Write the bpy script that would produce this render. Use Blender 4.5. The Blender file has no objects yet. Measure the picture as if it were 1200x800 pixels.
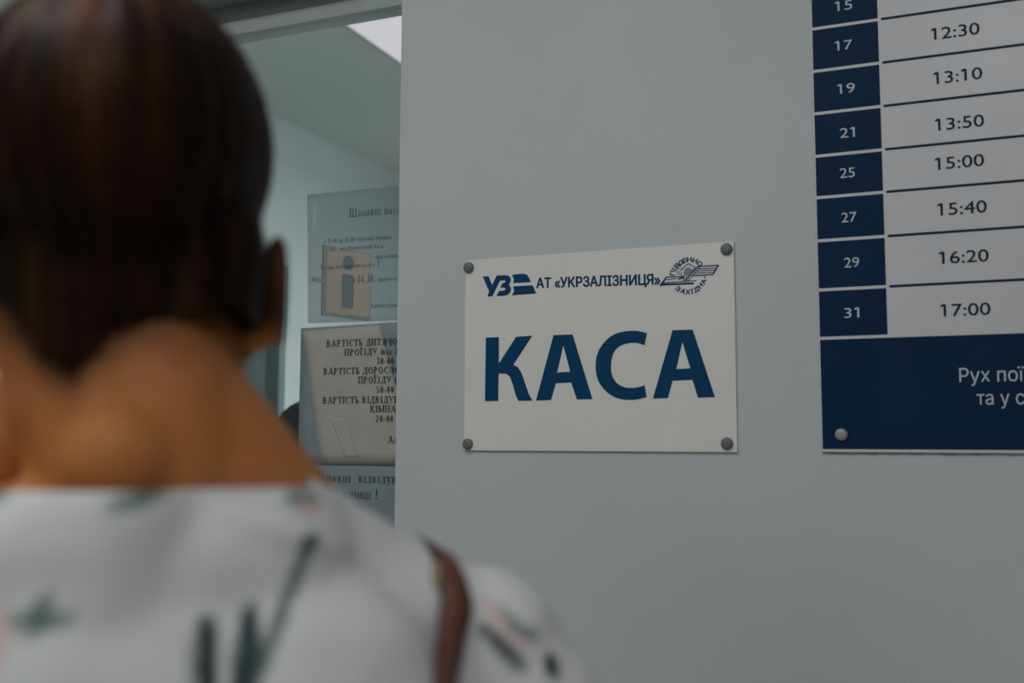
import bpy, bmesh, math, random
from mathutils import Vector, Matrix, noise
from mathutils.bvhtree import BVHTree
from mathutils.geometry import delaunay_2d_cdt

# ---------------------------------------------------------------- camera, world, lights, exposure
SC = bpy.context.scene
COL = SC.collection
cam_data = bpy.data.cameras.new('camera'); cam = bpy.data.objects.new('camera', cam_data); COL.objects.link(cam)
cam_data.sensor_width = 36.0
cam_data.lens = 36.0 * 1220.97 / 1200.0
cam_data.clip_start = 0.02
_R = Vector((0.92233, 0.38648, 0.00350)).normalized()
_F = Vector((-0.38501, 0.91790, 0.09642)).normalized()
_U = _R.cross(_F)
_m = Matrix.Identity(4)
for i in range(3):
    _m[i][0] = _R[i]; _m[i][1] = _U[i]; _m[i][2] = -_F[i]
_m[0][3], _m[1][3], _m[2][3] = 0.69406, -1.46453, 1.46252
cam.matrix_world = _m
cam_data.dof.use_dof = True
cam_data.dof.focus_distance = 1.60
cam_data.dof.aperture_fstop = 3.2
SC.camera = cam
SC.view_settings.view_transform = 'Standard'
SC.view_settings.look = 'None'
SC.view_settings.gamma = 1.0
SC.view_settings.use_curve_mapping = False
SC.view_settings.exposure = -0.2

world = bpy.data.worlds.new('world'); SC.world = world; world.use_nodes = True
world.node_tree.nodes['Background'].inputs[0].default_value = (0.5, 0.55, 0.6, 1)
world.node_tree.nodes['Background'].inputs[1].default_value = 0.05

def area(name, loc, size, power, color, rot=(0, 0, 0)):
    d = bpy.data.lights.new(name, 'AREA'); d.shape = 'RECTANGLE'
    d.size, d.size_y = size; d.energy = power; d.color = color
    o = bpy.data.objects.new(name, d); COL.objects.link(o); o.location = loc; o.rotation_euler = rot
    return o
# ceiling panels of the waiting hall (behind and above the camera); unseen fill lamps added to brighten the ticket office
area('hall_light', (-0.3, -1.45, 2.97), (1.2, 0.6), 17, (0.95, 0.975, 1.0))
area('hall_light', (1.2, -2.6, 2.97), (1.2, 1.2), 26, (0.95, 0.98, 1.0))
area('hall_light', (-0.4, -4.4, 2.97), (1.2, 1.2), 30, (0.96, 0.98, 1.0))
area('office_fill_light', (0.6, 1.0, 2.72), (0.6, 0.6), 54, (0.93, 1.0, 0.985))
area('office_fill_light', (0.6, 2.2, 2.72), (0.6, 0.6), 54, (0.93, 1.0, 0.985))

# ---------------------------------------------------------------- helpers
def link(name, me, parent=None, mat=None):
    o = bpy.data.objects.new(name, me); COL.objects.link(o)
    if mat and hasattr(me, 'materials') and not me.materials: me.materials.append(mat)
    if parent: o.parent = parent
    return o
def tag(o, label=None, cat=None, group=None, kind=None):
    if label: o['label'] = label
    if cat: o['category'] = cat
    if group: o['group'] = group
    if kind: o['kind'] = kind
    return o
def empty(name, loc, rz=0.0):
    o = bpy.data.objects.new(name, None); COL.objects.link(o)
    o.location = loc; o.rotation_euler = (0, 0, rz); o.empty_display_size = 0.05
    return o
def finish(bm, name, mat, parent=None, smooth=False):
    bmesh.ops.recalc_face_normals(bm, faces=bm.faces)
    me = bpy.data.meshes.new(name); bm.to_mesh(me); bm.free()
    if smooth:
        for p in me.polygons: p.use_smooth = True
    return link(name, me, parent, mat)
def box(bm, x0, x1, y0, y1, z0, z1, bev=0.0):
    r = bmesh.ops.create_cube(bm, size=1.0)
    for v in r['verts']:
        v.co = Vector(((x0 + x1) / 2 + v.co.x * (x1 - x0), (y0 + y1) / 2 + v.co.y * (y1 - y0), (z0 + z1) / 2 + v.co.z * (z1 - z0)))
    if bev > 0:
        es = list({e for v in r['verts'] for e in v.link_edges})
        bmesh.ops.bevel(bm, geom=es, offset=bev, segments=2, affect='EDGES', profile=0.6)
def boxo(name, mat, x0, x1, y0, y1, z0, z1, bev=0.0, parent=None):
    bm = bmesh.new(); box(bm, x0, x1, y0, y1, z0, z1, bev); return finish(bm, name, mat, parent)
def tube(bm, pts, r, seg=10, r1=None):
    n = len(pts); rings = []
    for i, p in enumerate(pts):
        p = Vector(p)
        t = (Vector(pts[min(i + 1, n - 1)]) - Vector(pts[max(i - 1, 0)])).normalized()
        a = t.cross(Vector((0, 0, 1)))
        if a.length < 1e-3: a = Vector((1, 0, 0))
        a.normalize(); b = t.cross(a)
        rr = r if r1 is None else r + (r1 - r) * i / (n - 1)
        rings.append([bm.verts.new(p + (a * math.cos(2 * math.pi * k / seg) + b * math.sin(2 * math.pi * k / seg)) * rr) for k in range(seg)])
    for i in range(n - 1):
        for k in range(seg):
            bm.faces.new((rings[i][k], rings[i][(k + 1) % seg], rings[i + 1][(k + 1) % seg], rings[i + 1][k]))
    bm.faces.new(rings[0][::-1]); bm.faces.new(rings[-1])

def mat_new(name, color, rough=0.6, spec=0.5, metal=0.0):
    m = bpy.data.materials.new(name); m.use_nodes = True
    b = m.node_tree.nodes['Principled BSDF']
    b.inputs['Base Color'].default_value = (*color, 1); b.inputs['Roughness'].default_value = rough
    b.inputs['Specular IOR Level'].default_value = spec; b.inputs['Metallic'].default_value = metal
    return m
def nz(m, scale, stops, coord='Object', detail=4, bump=0.0, bscale=None, stretch=None, bdist=0.001):
    """noise-driven colour between stops and an optional noise bump"""
    nt = m.node_tree; N = nt.nodes; L = nt.links; b = N['Principled BSDF']
    tc = N.new('ShaderNodeTexCoord'); src = tc.outputs[coord]
    if stretch:
        mp = N.new('ShaderNodeMapping'); mp.inputs['Scale'].default_value = stretch; L.new(src, mp.inputs[0]); src = mp.outputs[0]
    if stops:
        n = N.new('ShaderNodeTexNoise'); n.inputs['Scale'].default_value = scale; n.inputs['Detail'].default_value = detail
        L.new(src, n.inputs['Vector'])
        r = N.new('ShaderNodeValToRGB'); r.color_ramp.elements[0].position = 0.3; r.color_ramp.elements[1].position = 0.7
        r.color_ramp.elements[0].color = (*stops[0], 1); r.color_ramp.elements[1].color = (*stops[1], 1)
        L.new(n.outputs['Fac'], r.inputs[0]); L.new(r.outputs[0], b.inputs['Base Color'])
    if bump:
        n2 = N.new('ShaderNodeTexNoise'); n2.inputs['Scale'].default_value = bscale or scale * 5; n2.inputs['Detail'].default_value = 3
        L.new(src, n2.inputs['Vector'])
        bp = N.new('ShaderNodeBump'); bp.inputs['Strength'].default_value = bump; bp.inputs['Distance'].default_value = bdist
        L.new(n2.outputs['Fac'], bp.inputs['Height']); L.new(bp.outputs[0], b.inputs['Normal'])
    return m
def vcol(m, attr='Col'):
    N = m.node_tree.nodes; a = N.new('ShaderNodeAttribute'); a.attribute_name = attr
    m.node_tree.links.new(a.outputs['Color'], N['Principled BSDF'].inputs['Base Color']); return m

M = {}
M['wall'] = nz(mat_new('wall_paint', (.5, .53, .53), .55, .35), 3.0, ((.505, .545, .55), (.535, .575, .575)), bump=.35, bscale=420, bdist=.0006)
M['hallwall'] = nz(mat_new('hall_paint', (.6, .58, .54), .7), 2.0, ((.58, .56, .52), (.64, .62, .58)), bump=.2, bscale=200)
M['office'] = nz(mat_new('office_paint', (.5, .55, .54), .7, .3), 1.6, ((.51, .545, .55), (.57, .605, .61)), bump=.15, bscale=150)
M['officeceil'] = nz(mat_new('office_ceiling_paint', (.4, .45, .44), .7, .3), 1.2, ((.46, .485, .48), (.52, .545, .54)), bump=.15, bscale=150)
M['ceil'] = nz(mat_new('hall_ceiling_paint', (.7, .7, .7), .8), 2.0, ((.66, .66, .66), (.72, .72, .72)))
M['floor'] = nz(mat_new('floor_stone', (.3, .28, .26), .35), 9.0, ((.24, .22, .21), (.36, .34, .31)), bump=.05)
M['frame'] = nz(mat_new('window_frame_paint', (.34, .38, .38), .5), 30, ((.36, .41, .40), (.40, .45, .44)))
M['soffit'] = nz(mat_new('shaded_reveal', (.3, .34, .33), .7), 8, ((.22, .26, .25), (.27, .31, .30)), bump=.1)  # shade under the window head put into a darker colour
M['plate'] = nz(mat_new('plate_plastic', (.74, .73, .69), .38, .45), 14, ((.735, .725, .68), (.76, .75, .705)), bump=.04, bscale=60)
M['plateedge'] = mat_new('plate_edge', (.5, .5, .47), .6)
M['blue'] = nz(mat_new('printed_blue', (.004, .055, .16), .55, .12), 200, ((.001, .048, .125), (.002, .055, .145)))
M['grey_print'] = nz(mat_new('printed_grey_blue', (.16, .23, .32), .4), 900, ((.11, .17, .26), (.22, .30, .38)))
M['board'] = nz(mat_new('board_plastic', (.6, .6, .61), .3, .45), 12, ((.58, .585, .60), (.62, .615, .625)), bump=.03, bscale=40)
M['navy'] = nz(mat_new('board_navy', (.006, .03, .085), .45, .08), 10, ((.002, .022, .060), (.004, .028, .072)))
M['navyline'] = mat_new('board_line_navy', (.005, .025, .06), .5, .1)
M['boardtext'] = mat_new('board_white_lettering', (.55, .57, .6), .5)
M['timetext'] = mat_new('board_navy_lettering', (.008, .028, .065), .6, .1)
M['cap_dark'] = nz(mat_new('screw_cap_grey', (.12, .15, .145), .45), 300, ((.10, .135, .13), (.15, .18, .17)))
M['cap_light'] = nz(mat_new('screw_cap_silver', (.3, .31, .3), .4, .5, .2), 300, ((.28, .29, .28), (.34, .35, .34)))
M['chip'] = nz(mat_new('board_chipped_edge', (.2, .17, .16), .9), 90, ((.02, .02, .02), (.30, .26, .25)))
M['tape'] = mat_new('ink', (.03, .035, .03), .7)
M['ink'] = nz(mat_new('black_ink', (.03, .03, .03), .8), 300, ((.03, .035, .03), (.07, .07, .06)))
M['ink_blue'] = nz(mat_new('faded_ink', (.05, .09, .12), .8), 300, ((.05, .085, .11), (.10, .15, .18)))
M['paper'] = nz(mat_new('beige_paper', (.43, .41, .35), .85, .2), 22, ((.38, .375, .33), (.44, .435, .385)), bump=.25, bscale=35, bdist=.003)
M['paperblue'] = nz(mat_new('bluish_paper', (.22, .31, .36), .8, .25), 15, ((.19, .25, .275), (.25, .31, .33)), bump=.2, bscale=25, bdist=.003)
M['ghost'] = nz(mat_new('show_through_print', (.33, .34, .33), .85), 160, ((.36, .375, .35), (.43, .42, .36)), stretch=(1, 1, 3))
M['placard'] = nz(mat_new('orange_placard', (.6, .36, .2), .6), 30, ((.38, .18, .095), (.43, .21, .11)))
M['teal'] = mat_new('placard_teal', (.015, .05, .07), .7, .1)
M['placedge'] = mat_new('placard_edge', (.18, .14, .11), .7)
M['cabinet'] = nz(mat_new('cabinet_steel', (.17, .23, .26), .5, .4), 6, ((.17, .23, .26), (.21, .27, .30)))
M['cabdark'] = mat_new('cabinet_seam', (.07, .10, .11), .6)
M['chair'] = nz(mat_new('black_fabric', (.012, .016, .018), .95, .03), 200, ((.01, .014, .016), (.02, .026, .028)), bump=.3)
M['plasticblack'] = mat_new('black_plastic', (.02, .02, .02), .4)
M['counter'] = nz(mat_new('counter_laminate', (.4, .38, .36), .4), 12, ((.38, .37, .35), (.46, .44, .42)))
M['led'] = bpy.data.materials.new('light_diffuser'); M['led'].use_nodes = True
_b = M['led'].node_tree.nodes['Principled BSDF']
_b.inputs['Base Color'].default_value = (.3, .3, .3, 1); _b.inputs['Emission Color'].default_value = (1.0, .90, .95, 1); _b.inputs['Emission Strength'].default_value = .72
M['ledframe'] = mat_new('light_frame', (.35, .4, .39), .5)
M['leather'] = nz(mat_new('brown_leather', (.15, .055, .035), .5, .4), 60, ((.115, .038, .024), (.15, .054, .035)), bump=.2, bscale=400)
M['leatheredge'] = mat_new('leather_edge', (.035, .018, .012), .6)
M['brass'] = mat_new('pale_yellow_lining', (.34, .30, .16), .6)
M['trousers'] = nz(mat_new('dark_denim', (.02, .03, .05), .9), 60, ((.018, .026, .045), (.03, .04, .065)), bump=.3)
M['shoe'] = mat_new('black_shoe_leather', (.02, .02, .02), .4)
M['eye'] = mat_new('eye', (.6, .6, .6), .2)
M['iris'] = mat_new('iris', (.05, .03, .02), .2)
M['skin'] = vcol(mat_new('skin', (.6, .27, .1), .55, .18))
_b = M['skin'].node_tree.nodes['Principled BSDF']
_b.inputs['Subsurface Weight'].default_value = .3; _b.inputs['Subsurface Radius'].default_value = (.012, .004, .002); _b.inputs['Subsurface Scale'].default_value = 1.0
M['shirt'] = vcol(mat_new('printed_white_cotton', (.75, .75, .75), .8, .2))
M['hair'] = vcol(mat_new('dark_brown_hair', (.02, .012, .008), .5, .22))
M['hair'].node_tree.nodes['Principled BSDF'].inputs['Specular Tint'].default_value = (1.0, .50, .30, 1)

def glass_mat(name, tint, refl_tint, ior=1.45, haze=0.0, hcol=(.5, .6, .6)):
    m = bpy.data.materials.new(name); m.use_nodes = True; nt = m.node_tree; N = nt.nodes; L = nt.links
    N.remove(N['Principled BSDF']); out = N['Material Output']
    tr = N.new('ShaderNodeBsdfTransparent'); tr.inputs[0].default_value = (*tint, 1)
    gl = N.new('ShaderNodeBsdfGlossy'); gl.inputs['Color'].default_value = (*refl_tint, 1); gl.inputs['Roughness'].default_value = .03
    fr = N.new('ShaderNodeFresnel'); 
    ge = N.new('ShaderNodeNewGeometry'); mr = N.new('ShaderNodeMapRange')      # same reflectance on leaving the pane as on entering it
    mr.inputs['To Min'].default_value = ior; mr.inputs['To Max'].default_value = 1 / ior
    L.new(ge.outputs['Backfacing'], mr.inputs['Value']); L.new(mr.outputs[0], fr.inputs[0])
    mx = N.new('ShaderNodeMixShader'); L.new(fr.outputs[0], mx.inputs[0]); L.new(tr.outputs[0], mx.inputs[1]); L.new(gl.outputs[0], mx.inputs[2])
    last = mx
    if haze > 0:
        df = N.new('ShaderNodeBsdfDiffuse'); df.inputs[0].default_value = (*hcol, 1)
        m2 = N.new('ShaderNodeMixShader'); m2.inputs[0].default_value = haze
        L.new(mx.outputs[0], m2.inputs[1]); L.new(df.outputs[0], m2.inputs[2]); last = m2
    L.new(last.outputs[0], out.inputs[0]); return m
M['glass'] = glass_mat('window_glass', (.90, .93, .93), (.95, 1, .99), haze=.004)
M['film'] = glass_mat('bluish_film', (.86, .91, .92), (.85, .95, 1), haze=.28, hcol=(.33, .375, .385))

# ---------------------------------------------------------------- setting
HX0, HX1, HY0 = -3.2, 3.2, -5.6
WY = 0.004            # front face of the ticket office wall
OX0, OX1 = -1.15, -0.1225   # window opening
OZ0, OZ1 = 1.08, 2.28
boxo('floor', M['floor'], HX0, HX1, HY0, WY + .16, -.05, 0)['kind'] = 'structure'
boxo('ceiling', M['ceil'], HX0, HX1, HY0, WY + .16, 3.0, 3.05)['kind'] = 'structure'
boxo('wall_left', M['hallwall'], HX0 - .1, HX0, HY0, WY + .16, 0, 3.0)['kind'] = 'structure'
boxo('wall_right', M['hallwall'], HX1, HX1 + .1, HY0, WY + .16, 0, 3.0)['kind'] = 'structure'
boxo('wall_back', M['hallwall'], HX0 - .1, HX1 + .1, HY0 - .1, HY0, 0, 3.0)['kind'] = 'structure'
bm = bmesh.new()
g0 = WY
# one connected wall with an opening: front and back skins joined by reveals
xs = [HX0, OX0, OX1, HX1]; zs = [0, OZ0, OZ1, 3.0]
vf = [[bm.verts.new((x, g0, z)) for z in zs] for x in xs]; vb = [[bm.verts.new((x, g0 + .15, z)) for z in zs] for x in xs]
for i in range(3):
    for j in range(3):
        if i == 1 and j == 1: continue
        bm.faces.new((vf[i][j], vf[i + 1][j], vf[i + 1][j + 1], vf[i][j + 1])); bm.faces.new((vb[i][j + 1], vb[i + 1][j + 1], vb[i + 1][j], vb[i][j]))
for a, b in (((1, 1), (1, 2)), ((1, 2), (2, 2)), ((2, 2), (2, 1)), ((2, 1), (1, 1))):
    bm.faces.new((vf[a[0]][a[1]], vf[b[0]][b[1]], vb[b[0]][b[1]], vb[a[0]][a[1]]))
for seq in ([(0, 0), (0, 1), (0, 2), (0, 3)], [(3, 0), (3, 1), (3, 2), (3, 3)], [(0, 0), (1, 0), (2, 0), (3, 0)], [(0, 3), (1, 3), (2, 3), (3, 3)]):
    for a, b in zip(seq, seq[1:]):
        bm.faces.new((vf[a[0]][a[1]], vf[b[0]][b[1]], vb[b[0]][b[1]], vb[a[0]][a[1]]))
wall = finish(bm, 'wall_front', M['wall']); tag(wall, kind='structure')
# office behind the glass
BX0, BX1, BY0, BY1, BZ, BF = -1.83, 2.2, WY + .15, 3.1, 2.75, .2
boxo('floor', M['floor'], BX0, BX1, BY0, BY1, BF - .05, BF)['kind'] = 'structure'
boxo('ceiling', M['officeceil'], BX0 - .1, BX1 + .1, BY0, BY1 + .1, BZ, BZ + .05)['kind'] = 'structure'
boxo('wall_left', M['office'], BX0 - .1, BX0, BY0, BY1, BF, BZ)['kind'] = 'structure'
boxo('wall_right', M['office'], BX1, BX1 + .1, BY0, BY1, BF, BZ)['kind'] = 'structure'
boxo('wall_back', M['office'], BX0 - .1, BX1 + .1, BY1, BY1 + .1, BF, BZ)['kind'] = 'structure'
# coved joint between ceiling and left wall
bm = bmesh.new(); n = 8; R = .10; prev = None
for k in range(n + 1):
    a = math.pi / 2 * k / n
    x = BX0 + R - R * math.cos(a); z = BZ - R + R * math.sin(a)
    cur = (bm.verts.new((x, BY0, z)), bm.verts.new((x, BY1, z)))
    if prev: bm.faces.new((prev[0], prev[1], cur[1], cur[0]))
    prev = cur
cv = finish(bm, 'trim_1', M['office'], smooth=True); cv['kind'] = 'structure'
# window: frame members and pane
win = empty('window_1', (0, 0, 0)); win['kind'] = 'structure'
GY = .084
boxo('head_rail', M['frame'], OX0, OX1, GY - .012, GY + .03, 2.219, 2.246, .002, win)
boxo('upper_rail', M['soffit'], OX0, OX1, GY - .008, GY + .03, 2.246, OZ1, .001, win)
boxo('side_rail', M['frame'], OX0, OX0 + .03, GY - .012, GY + .03, OZ0, 2.219, .002, win)
boxo('sill_rail', M['frame'], OX0 + .03, OX1, GY - .012, GY + .03, OZ0, OZ0 + .03, .002, win)
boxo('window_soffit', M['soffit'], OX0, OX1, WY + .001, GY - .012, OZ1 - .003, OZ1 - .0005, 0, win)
bm = bmesh.new(); box(bm, OX0 + .03, OX1, GY, GY + .001, OZ0 + .03, 2.219)
pane = finish(bm, 'pane', M['glass'], win)
sill = boxo('counter', M['counter'], OX0 - .02, OX1 + .0, -.16, .06, OZ0 - .04, OZ0 + .001, .004)
tag(sill, 'grey laminate counter ledge below the ticket window', 'counter')


# outlines of the printed marks, metres in the plane of the plate
K_PTS = [[0.036,0.1738],[0.0579,0.1739],[0.0581,0.1329],[0.0867,0.1733],[0.1132,0.1741],[0.0821,0.1306],[0.0897,0.1268],[0.0959,0.1175],[0.1021,0.1007],[0.1078,0.0853],[0.1134,0.0757],[0.0908,0.0755],[0.0865,0.0839],[0.0817,0.1002],[0.0769,0.1122],[0.0707,0.1172],[0.0577,0.1179],[0.0574,0.0759],[0.0352,0.0757]]
A1_PTS = [[0.1478,0.1737],[0.1781,0.1735],[0.2089,0.0766],[0.1847,0.0765],[0.1757,0.1019],[0.1514,0.1011],[0.1436,0.0762],[0.1195,0.0756]]
A1I_PTS = [[0.1634,0.1579],[0.1743,0.1179],[0.1533,0.1171]]
C_PTS = [[0.2924,0.1713],[0.2769,0.1753],[0.2594,0.1751],[0.2418,0.1707],[0.2276,0.1601],[0.2173,0.1446],[0.214,0.1255],[0.2171,0.1062],[0.2272,0.0904],[0.2421,0.0796],[0.2587,0.0752],[0.2761,0.0753],[0.2911,0.0785],[0.2883,0.0956],[0.2762,0.0925],[0.261,0.0927],[0.248,0.0984],[0.2397,0.11],[0.2376,0.1257],[0.2408,0.1418],[0.2488,0.1522],[0.2615,0.1572],[0.2767,0.1576],[0.2888,0.1538]]
A2_PTS = [[0.3304,0.1741],[0.3597,0.1738],[0.39,0.0771],[0.3659,0.0767],[0.3584,0.1021],[0.3296,0.1015],[0.3225,0.0768],[0.3005,0.0763]]
A2I_PTS = [[0.3445,0.157],[0.3557,0.1186],[0.3352,0.1179]]
UZ_PTS = [[0.0301,0.2697],[0.0398,0.2698],[0.0463,0.2551],[0.0537,0.2701],[0.0693,0.2696],[0.0746,0.2679],[0.0776,0.2639],[0.0773,0.2595],[0.0741,0.2547],[0.0773,0.2501],[0.0778,0.2456],[0.0759,0.2413],[0.0712,0.2384],[0.064,0.2377],[0.0535,0.2378],[0.0574,0.2454],[0.0652,0.2457],[0.0682,0.247],[0.0685,0.2489],[0.0666,0.2504],[0.0601,0.2508],[0.0633,0.2569],[0.0669,0.2578],[0.0687,0.2594],[0.0681,0.2611],[0.0657,0.2618],[0.0591,0.2616],[0.0466,0.2378],[0.0382,0.238],[0.0411,0.2459]]
F1_PTS = [[0.0794,0.2693],[0.0889,0.2702],[0.0995,0.2698],[0.1042,0.2684],[0.1071,0.2644],[0.1107,0.2565],[0.0818,0.2567],[0.0824,0.2631]]
F2_PTS = [[0.0818,0.2515],[0.1136,0.2514],[0.1197,0.2385],[0.0795,0.2376],[0.083,0.2442]]
ST_PTS = [[[0.3126,0.2393],[0.3229,0.2519],0.00158],[[0.3229,0.2519],[0.3492,0.2512],0.00106],[[0.3158,0.2435],[0.3658,0.2442],0.00079],[[0.3145,0.2411],[0.3621,0.2405],0.00172],[[0.3392,0.248],[0.3485,0.2495],0.00145],[[0.3228,0.2477],[0.3373,0.2489],0.00079],[[0.3497,0.2447],[0.3686,0.2644],0.00119],[[0.3535,0.2442],[0.371,0.263],0.00066],[[0.3466,0.2449],[0.3655,0.2642],0.00066],[[0.3686,0.2644],[0.398,0.2643],0.00106],[[0.398,0.2643],[0.3899,0.2516],0.00119],[[0.3899,0.2516],[0.361,0.2515],0.00106],[[0.3685,0.2609],[0.3949,0.2608],0.00079],[[0.3666,0.258],[0.393,0.2578],0.00079],[[0.3641,0.255],[0.3911,0.2546],0.00079],[[0.3443,0.2597],[0.3462,0.2633],0.00079],[[0.3462,0.2633],[0.355,0.2695],0.00079],[[0.355,0.2695],[0.3636,0.2643],0.00079],[[0.3374,0.2589],[0.343,0.2588],0.00053],[[0.338,0.2572],[0.338,0.2538],0.00066],[[0.3405,0.2574],[0.3426,0.2538],0.00066],[[0.3443,0.2574],[0.3442,0.2531],0.00066],[[0.3393,0.2627],[0.3452,0.2624],0.00053]]
DOME_PTS = [[0.348,0.2523],[0.3477,0.2585],[0.3502,0.2627],[0.3547,0.2643],[0.3587,0.2625],[0.3605,0.2599],[0.3523,0.2526]]
ARC_PTS = [["П",0.3311,0.2574,81.0],["І",0.3341,0.2628,66.0],["В",0.3381,0.2678,50.0],["Д",0.3432,0.2716,34.0],["Е",0.3495,0.2746,17.0],["Н",0.3563,0.2754,0.0],["Н",0.3644,0.273,-20.0],["О",0.3711,0.2682,-41.0],["З",0.339,0.2339,-42.0],["А",0.3464,0.23,-23.0],["Х",0.3535,0.2284,-5.0],["І",0.3595,0.2291,9.0],["Д",0.3657,0.2314,27.0],["Н",0.3715,0.2363,47.0],["А",0.3763,0.2422,68.0],["-",0.377,0.2483,84.0]]
MOTIF = [('g',[0.0046,1.4343],[0.0254,1.4418],0.0026),('g',[0.015,1.4369],[0.0201,1.4418],0.0023),('g',[0.0835,1.4355],[0.0955,1.4345],0.0030),('p',[0.0901,1.4316],[0.0951,1.4294],0.003),('d',[0.0886,1.4136],[0.0927,1.4166],0.0026),('s',[0.0904,1.4128],[0.0817,1.394],0.0015),('s',[0.0817,1.394],[0.0693,1.3677],0.0015),('s',[0.0693,1.3677],[0.0622,1.3527],0.0015),('d',[0.0441,1.3817],[0.0443,1.3501],0.0037),('d',[0.0638,1.3855],[0.0588,1.3502],0.0034),('g',[-0.0332,1.387],[-0.0133,1.3871],0.0022),('g',[-0.0215,1.3952],[-0.0262,1.3823],0.0026),('p',[-0.0429,1.3896],[-0.0402,1.3731],0.0052),('t',[-0.0449,1.442],[-0.0414,1.4412],0.0026),('d',[0.187,1.366],[0.2069,1.3457],0.002),('g',[0.199,1.373],[0.2062,1.3641],0.0016),('g',[0.2062,1.3641],[0.2167,1.3596],0.0016),('p',[0.1904,1.3783],[0.2004,1.364],0.0025),('p',[0.2044,1.3592],[0.2083,1.3584],0.002),('d',[0.2245,1.3476],[0.2267,1.3414],0.0033)]

# ---------------------------------------------------------------- flat print helpers
def poly_obj(name, outlines, y, mat, parent, depth=.0006, holes=()):
    """extruded outline(s) in the wall plane; holes are bridged by triangle fill"""
    bm = bmesh.new()
    for pts in outlines:
        es = []
        for ring in [pts] + [h for h in holes]:
            vs = [bm.verts.new((p[0], y, p[1])) for p in ring]
            es += [bm.edges.new((vs[i], vs[(i + 1) % len(vs)])) for i in range(len(vs))]
        r = bmesh.ops.triangle_fill(bm, edges=es, use_beauty=True, use_dissolve=False)
        fs = [f for f in r['geom'] if isinstance(f, bmesh.types.BMFace)]
        ex = bmesh.ops.extrude_face_region(bm, geom=fs)
        for v in [g for g in ex['geom'] if isinstance(g, bmesh.types.BMVert)]: v.co.y -= depth
    return finish(bm, name, mat, parent)
_tc = {}
def text_polys(s, offset=0.0):
    key = (s, offset)
    if key in _tc: return _tc[key]
    c = bpy.data.curves.new('lettering', 'FONT'); c.body = s; c.size = 1; c.resolution_u = 4; c.fill_mode = 'NONE'
    o = bpy.data.objects.new('lettering', c); COL.objects.link(o)
    me = o.to_mesh()
    pts = [v.co.xy.copy() for v in me.vertices]; ed = [tuple(e.vertices) for e in me.edges]
    o.to_mesh_clear(); bpy.data.objects.remove(o); bpy.data.curves.remove(c)
    ov, oe, of, _, _, _ = delaunay_2d_cdt(pts, ed, [], 0, 1e-6)
    segs = [(pts[a], pts[b]) for a, b in ed]; fs = []
    for f in of:                       # keep the triangles inside the outlines (even-odd)
        cx = sum(ov[i].x for i in f) / len(f); cy = sum(ov[i].y for i in f) / len(f); n = 0
        for a, b in segs:
            if (a.y > cy) != (b.y > cy) and cx < a.x + (cy - a.y) / (b.y - a.y) * (b.x - a.x): n += 1
        if n % 2: fs.append(tuple(f))
    vs = [Vector((v.x, v.y, 0)) for v in ov]
    _tc[key] = (vs, fs); return vs, fs
CAPH = max(v.y for v in text_polys('Н')[0])
def text(name, s, mat, parent, y, x, z, cap, width=None, align='L', bold=0.0, rot=0.0, slope=0.0, widthref=None):
    vs, fs = text_polys(s)
    x0 = min(v.x for v in vs); x1 = max(v.x for v in vs)
    if widthref: rv = text_polys(widthref)[0]; w0 = max(v.x for v in rv) - min(v.x for v in rv)
    else: w0 = x1 - x0
    sy = cap / CAPH; sx = (width / w0) if width else sy
    off = {'L': 0, 'C': -(x1 - x0) / 2 * sx}[align]
    ca, sa = math.cos(rot), math.sin(rot)
    out = []
    for v in vs:
        a = (v.x - x0) * sx + off; b = v.y * sy
        if align == 'C': b -= cap / 2
        out.append((x + a * ca - b * sa, y, z + a * sa + b * ca + slope * a))
    fs = [f[::-1] for f in fs]
    cs = sorted({round(v.x, 4) for v in text_polys('1')[0]}); one_w = cs[-1] - cs[0]
    for i, chh in enumerate(s):      # the figure one gets its slanting flag
        if chh != '1': continue
        xr = max(v.x for v in text_polys(s[:i + 1])[0]) - x0; xl = xr - min(one_w, .11)
        q = [(xl + .02, 1.0), (xl - .15, .84), (xl - .10, .745), (xl + .03, .83)]
        b0 = len(out)
        for qx, qz in q:
            a = qx * sx + off; b = qz * CAPH * sy - (cap / 2 if align == 'C' else 0)
            out.append((x + a * ca - b * sa, y - .00002, z + a * sa + b * ca + slope * a))
        fs.append((b0, b0 + 1, b0 + 2, b0 + 3))
    n0 = len(out)
    if bold:      # heavier strokes: the glyphs laid over themselves with small shifts
        base = list(out); bf = list(fs)
        for k, (dx, dz) in enumerate(((1, 0), (-1, 0), (0, 1), (0, -1), (.7, .7), (-.7, .7), (.7, -.7), (-.7, -.7))):
            out += [(q[0] + dx * bold, q[1] - .00001 * (k + 1), q[2] + dz * bold * .8) for q in base]
            fs += [tuple(i + n0 * (k + 1) for i in f) for f in bf]
    me = bpy.data.meshes.new(name); me.from_pydata(out, [], fs); me.update()
    return link(name, me, parent, mat)
def strokes(bm, segs, y):
    for a, b, w in segs:
        a = Vector((a[0], 0, a[1])); b = Vector((b[0], 0, b[1])); d = (b - a).normalized(); n = Vector((-d.z, 0, d.x)) * w / 2
        q = [a + n, b + n, b - n, a - n]
        bm.faces.new([bm.verts.new((p.x, y, p.z)) for p in q])
def cap_bm(x, z, r, y, h):
    bm = bmesh.new(); seg = 24; prof = [(r, 0), (r, h * .35), (r * .93, h * .7), (r * .75, h * .92), (r * .4, h * 1.0)]
    rings = [[bm.verts.new((x + rr * math.cos(2 * math.pi * k / seg), y - hh, z + rr * math.sin(2 * math.pi * k / seg))) for k in range(seg)] for rr, hh in prof]
    for i in range(len(prof) - 1):
        for k in range(seg): bm.faces.new((rings[i][k], rings[i][(k + 1) % seg], rings[i + 1][(k + 1) % seg], rings[i + 1][k]))
    bm.faces.new(rings[-1]); bm.faces.new(rings[0][::-1]); return bm

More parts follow.
